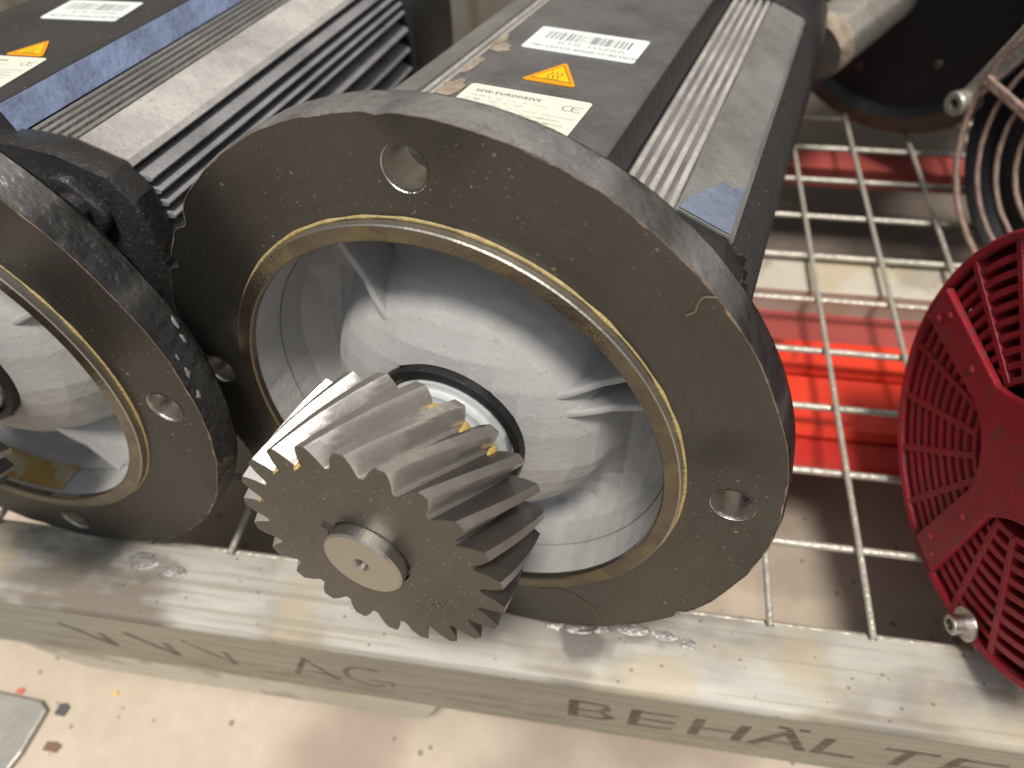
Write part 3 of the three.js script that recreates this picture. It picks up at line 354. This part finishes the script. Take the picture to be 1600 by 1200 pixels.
{
  const o = thing('gear_motor', 'black electric motor in the centre with big bare flange and whole helical pinion', 'motor', [-0.1615, 0.1326, -0.0096]);
  o.quaternion.copy(basis(-0.2296, 0.1416));
  motor(o, { face: M.face, chip: [[146 * deg, 0.035, 0.0042], [157 * deg, 0.02, 0.0035], [-33 * deg, 0.02, 0.002], [97 * deg, 0.02, 0.0012]], holes: [4.9 * deg, 93.9 * deg, -177 * deg, -87 * deg], ribs: [123 * deg, 23 * deg, 33 * deg], phase: 94.1 * deg, twist: -26.2 * deg,
    fin: M.black, dustRidge: M.dustLight, lid: M.lid, lidSide: M.black, panel: M.dust, core: M.dust, grease: [[76.1 * deg, 0.0442, 0.0275], [59.7 * deg, 0.0442, 0.0275], [43.4 * deg, 0.0442, 0.0275], [135 * deg, 0.0442, 0.0612], [118.6 * deg, 0.0441, 0.0616], [168 * deg, 0.0445, 0.061]],
    extras: true, labels: [['barcode_label', -0.004, -0.175, 0.056, 0.0325, 0], ['hot_label', -0.0044, -0.134, 0.0255, 0.0262, 0], ['rating_plate', -0.0068, -0.0845, 0.0545, 0.0465, 0]],
    patches: [[-0.041, -0.1, 0.006, 0.012], [-0.043, -0.128, 0.0035, 0.012], [-0.04, -0.155, 0.006, 0.008], [-0.044, -0.165, 0.003, 0.012]] });
}
{
  const o = thing('gear_motor', 'black electric motor at the left edge, its flange cut off, side fins showing', 'motor', [-0.3954, 0.1381, -0.0133]);
  o.quaternion.copy(basis(-0.1041, 0.1204));
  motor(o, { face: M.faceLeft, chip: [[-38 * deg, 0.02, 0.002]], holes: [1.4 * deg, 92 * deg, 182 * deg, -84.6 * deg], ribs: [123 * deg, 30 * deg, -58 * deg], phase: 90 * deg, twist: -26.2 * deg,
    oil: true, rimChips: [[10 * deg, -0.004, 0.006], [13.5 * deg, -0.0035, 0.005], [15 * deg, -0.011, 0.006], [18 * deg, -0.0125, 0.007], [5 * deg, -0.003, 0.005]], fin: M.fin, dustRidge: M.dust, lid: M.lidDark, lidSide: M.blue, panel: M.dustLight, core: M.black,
    labels: [['barcode_label', 0.001, -0.165, 0.041, 0.029, 0.12], ['hot_label', 0.011, -0.113, 0.0195, 0.0195, 0.1], ['rating_plate', 0.006, -0.083, 0.043, 0.036, 0.1]] });
}

// ---------------------------------------------------------------- red fan cover of the motor at the right
{
  const o = thing('fan_motor', 'black motor at the right edge with a crimson plastic fan grille facing left', 'motor', [0.0859, 0.1031, -0.0452]);
  o.quaternion.copy(basis(-1.3932, 0.0235));
  const R = 0.103, m = M.redPlastic;
  add(o, 'body', boxUV(crease(lathe([[0.001, -0.3], [0.09, -0.3], [0.096, -0.29], [0.096, -0.03], [0.0985, -0.022], [0.001, -0.021]], 96), 0.5), 0.1), M.dark);
  const cover = add(o, 'grille_rim', boxUV(crease(lathe([[0.0975, -0.004], [0.098, -0.0002], [0.1005, 0.0006], [0.1022, -0.001], [0.103, -0.006], [0.102, -0.02], [0.0985, -0.021], [0.0975, -0.006]], 160), 0.5), 0.06), m);
  // X of four flat arms joined by fillets round the hub
  const s = new THREE.Shape(), hub = 0.03, w = 0.0085, NA = 4; let first = true;
  for (let k = 0; k < NA; k++) { const a = (-2 + 90 * k) * deg, pt = (r, off) => [r * Math.cos(a) - off * Math.sin(a), r * Math.sin(a) + off * Math.cos(a)]; const b0 = pt(0.036, -w), e0 = pt(0.0955, -w * 1.25), e1 = pt(0.0955, w * 1.25), b1 = pt(0.036, w); first ? s.moveTo(...b0) : s.lineTo(...b0); first = false; s.lineTo(...e0); s.lineTo(...e1); s.lineTo(...b1); const am = a + Math.PI / 4, an = a + Math.PI / 2; s.quadraticCurveTo(0.018 * Math.cos(am) * 1.25, 0.018 * Math.sin(am) * 1.25, 0.036 * Math.cos(an) + w * Math.sin(an), 0.036 * Math.sin(an) - w * Math.cos(an)); }
  add(o, 'spider', boxUV(extrude(s, -0.002, 0.0022, 0.001), 0.06), m);
  for (let k = 0; k < 4; k++) for (const [r, off] of [[0.052, 0], [0.083, -0.004], [0.088, 0.004]]) { const a = (-2 + 90 * k) * deg, g = new THREE.SphereGeometry(0.0022, 10, 6); g.scale(1, 1, 0.5); g.translate(r * Math.cos(a) - off * Math.sin(a), r * Math.sin(a) + off * Math.cos(a), 0.0022); add(o, 'rivet_dot', g, m); }
  for (let k = 0; k < 4; k++) {
    const a0 = (-2 + 90 * k) * deg;
    for (let j = 0; j < 9; j++) { const r = 0.0365 + j * 0.0068, da = Math.asin(Math.min(0.95, (w + 0.001) / r)); add(o, 'ring_bar', boxUV(crease(lathe([[r - 0.0011, -0.011], [r - 0.0015, -0.0012], [r + 0.0015, -0.0012], [r + 0.0011, -0.011]], 26, 0, Math.PI / 2 - 2 * da).rotateZ(a0 + da - Math.PI / 2).rotateZ(Math.PI / 2), 0.5), 0.06), m); }
    for (let q = 1; q < 5; q++) { const a = a0 + q * Math.PI / 10, g = box(0.063, 0.0036, 0.0095, 0.0675, 0, -0.0055, 0.0005); g.rotateZ(a); add(o, 'radial_bar', boxUV(g, 0.06), m); }
  }
  const bt = crease(lathe([[0.0001, 0.004], [0.0026, 0.004], [0.0028, 0.0085], [0.0046, 0.0085], [0.005, 0.008], [0.005, 0.0015], [0.0085, 0.0012], [0.0085, 0]], 32), 0.4); bt.translate(0.0936 * Math.cos(-65 * deg), 0.0936 * Math.sin(-65 * deg), 0.0015); add(o, 'socket_bolt', bt, M.bright);
}
// ---------------------------------------------------------------- black wire fan guard behind it
{
  const o = thing('wire_fan_guard', 'round dusty fan guard of dark wire rings with a grey clamp, above the red grille', 'fan guard', [0.1901, 0.0998, -0.2721]);
  o.quaternion.copy(basis(-1.0545, 0.0398));
  for (const r of [0.1, 0.0824, 0.0679, 0.0535, 0.039]) add(o, 'ring', boxUV(new THREE.TorusGeometry(r, r > 0.09 ? 0.0024 : 0.0018, 8, 120), 0.05), M.guard);
  for (let k = 0; k < 3; k++) { const g = box(0.1, 0.007, 0.003, 0.05, 0, 0.002, 0.001); g.rotateZ((172 + 120 * k) * deg); add(o, 'spoke', boxUV(g, 0.05), M.guard); }
  add(o, 'housing_ring', crease(lathe([[0.001, -0.03], [0.098, -0.03], [0.103, -0.012], [0.104, -0.012], [0.104, -0.13], [0.001, -0.13]], 96), 0.5), M.dark);
  const arm = new THREE.Group();
  const lug = boxUV(crease(lathe([[0.0035, -0.006], [0.0035, 0.006], [0.0075, 0.0065], [0.0085, 0.005], [0.0085, -0.012], [0.0035, -0.012]], 40), 0.5), 0.04); lug.translate(-0.1075, -0.0075, 0.003); add(o, 'clamp_eye', lug, M.alu);
  const st = extrude([[-0.1135, -0.004], [-0.1015, -0.008], [-0.07, 0.06], [-0.04, 0.115], [-0.06, 0.13], [-0.088, 0.07]], -0.006, 0.001, 0.002); add(o, 'clamp_arm', boxUV(st, 0.06), M.alu);
}
// ---------------------------------------------------------------- dark flanged machine with bright shaft, top right
{
  const o = thing('flanged_machine', 'black round flanged machine with bright steel shaft, behind the centre motor', 'machine', [0.0967, 0.1196, -0.48]);
  o.quaternion.copy(basis(-0.735, -0.2));
  add(o, 'flange_disc', boxUV(crease(lathe([[0.001, 0], [0.1, 0], [0.102, 0.002], [0.106, 0.008], [0.119, 0.008], [0.121, 0.006], [0.121, -0.02], [0.001, -0.02]], 128), 0.4), 0.1), M.dark);
  add(o, 'flange_edge', boxUV(crease(lathe([[0.1055, 0.0083], [0.1188, 0.0083], [0.1205, 0.007]], 128), 0.4), 0.1), M.rustRim);
  const sf = add(o, 'shaft', boxUV(crease(lathe([[0.0235, 0], [0.0235, 0.088], [0.022, 0.09], [0.001, 0.09]], 64), 0.4), 0.05), M.alu);
  add(sf, 'rusty_band', boxUV(crease(lathe([[0.0237, 0.076], [0.0237, 0.0878], [0.0222, 0.0903]], 64), 0.4), 0.05), M.tan);
  for (let k = 0; k < 6; k++) { const g = crease(lathe([[0.0001, 0.004], [0.003, 0.004], [0.0035, 0]], 16), 0.4); g.translate(0.07 * Math.cos(k * 1.047 + 0.4), 0.07 * Math.sin(k * 1.047 + 0.4), 0); add(o, 'bolt_head', g, M.rustRim); }
  add(o, 'body', crease(lathe([[0.001, -0.3], [0.1, -0.3], [0.1, -0.02]], 64), 0.4), M.dark);
}
// ---------------------------------------------------------------- small things
{
  const g = extrude([[-0.56, 0.02], [-0.463, 0.016], [-0.456, 0.011], [-0.458, -0.016], [-0.47, -0.06], [-0.56, -0.06]].map(([x, z]) => [x, z]), 0, 0.004, 0.0008); g.rotateX(-Math.PI / 2); g.translate(0, -0.0, 0);
  const o = add(scene, 'steel_bracket', boxUV(g, 0.2), M.alu); o.position.set(0, -0.139, 0.085); tag(o, 'grey sheet steel bracket corner lying on the floor at the lower left', 'bracket');
}
for (const [n, x, z, w, d, c, l] of [['paint_flake', -0.484, 0.064, 0.003, 0.002, [0.5, 0.13, 0.09], 'small red paint flake on the floor above the bracket corner'], ['paint_flake', -0.4153, 0.056, 0.002, 0.0015, [0.6, 0.42, 0.12], 'small yellow paint flake on the floor near the beam foot'], ['rubber_chip', -0.447, 0.071, 0.0045, 0.004, [0.07, 0.07, 0.075], 'small dark square chip on the floor beside the bracket'], ['dirt_crumb', -0.441, 0.094, 0.006, 0.003, [0.16, 0.1, 0.06], 'brown dirt crumb on the floor below the dark chip']]) {
  const g = extrude([[-w, -d], [w * 0.7, -d * 1.1], [w, d * 0.4], [w * 0.2, d], [-w * 0.9, d * 0.8]], 0, 0.0012, 0.0003); g.rotateX(-Math.PI / 2);
  const o = add(scene, n, g, std(n + '_material', { color: new THREE.Color().setRGB(...c), roughness: 0.8 })); o.position.set(x, -0.14, z); tag(o, l, n.includes('flake') ? 'flake' : n.includes('chip') ? 'chip' : 'dirt');
}
{
  const pts = [[0.0918, 0.0965], [0.088, 0.0955], [0.0868, 0.0925], [0.0866, 0.09], [0.0842, 0.0876]].map(([x, y]) => new THREE.Vector3(x, y, 0.0005));
  const o = add(scene, 'fibre', new THREE.TubeGeometry(new THREE.CatmullRomCurve3(pts), 30, 0.00016, 5), std('dry_fibre', { color: new THREE.Color().setRGB(0.25, 0.21, 0.15), roughness: 0.8 }));
  o.position.set(-0.1615, 0.1326, -0.0096); o.quaternion.copy(basis(-0.2296, 0.1416)); tag(o, 'thin curled fibre stuck on the upper right of the large flange face', 'fibre');
}
renderer.render(scene, camera);
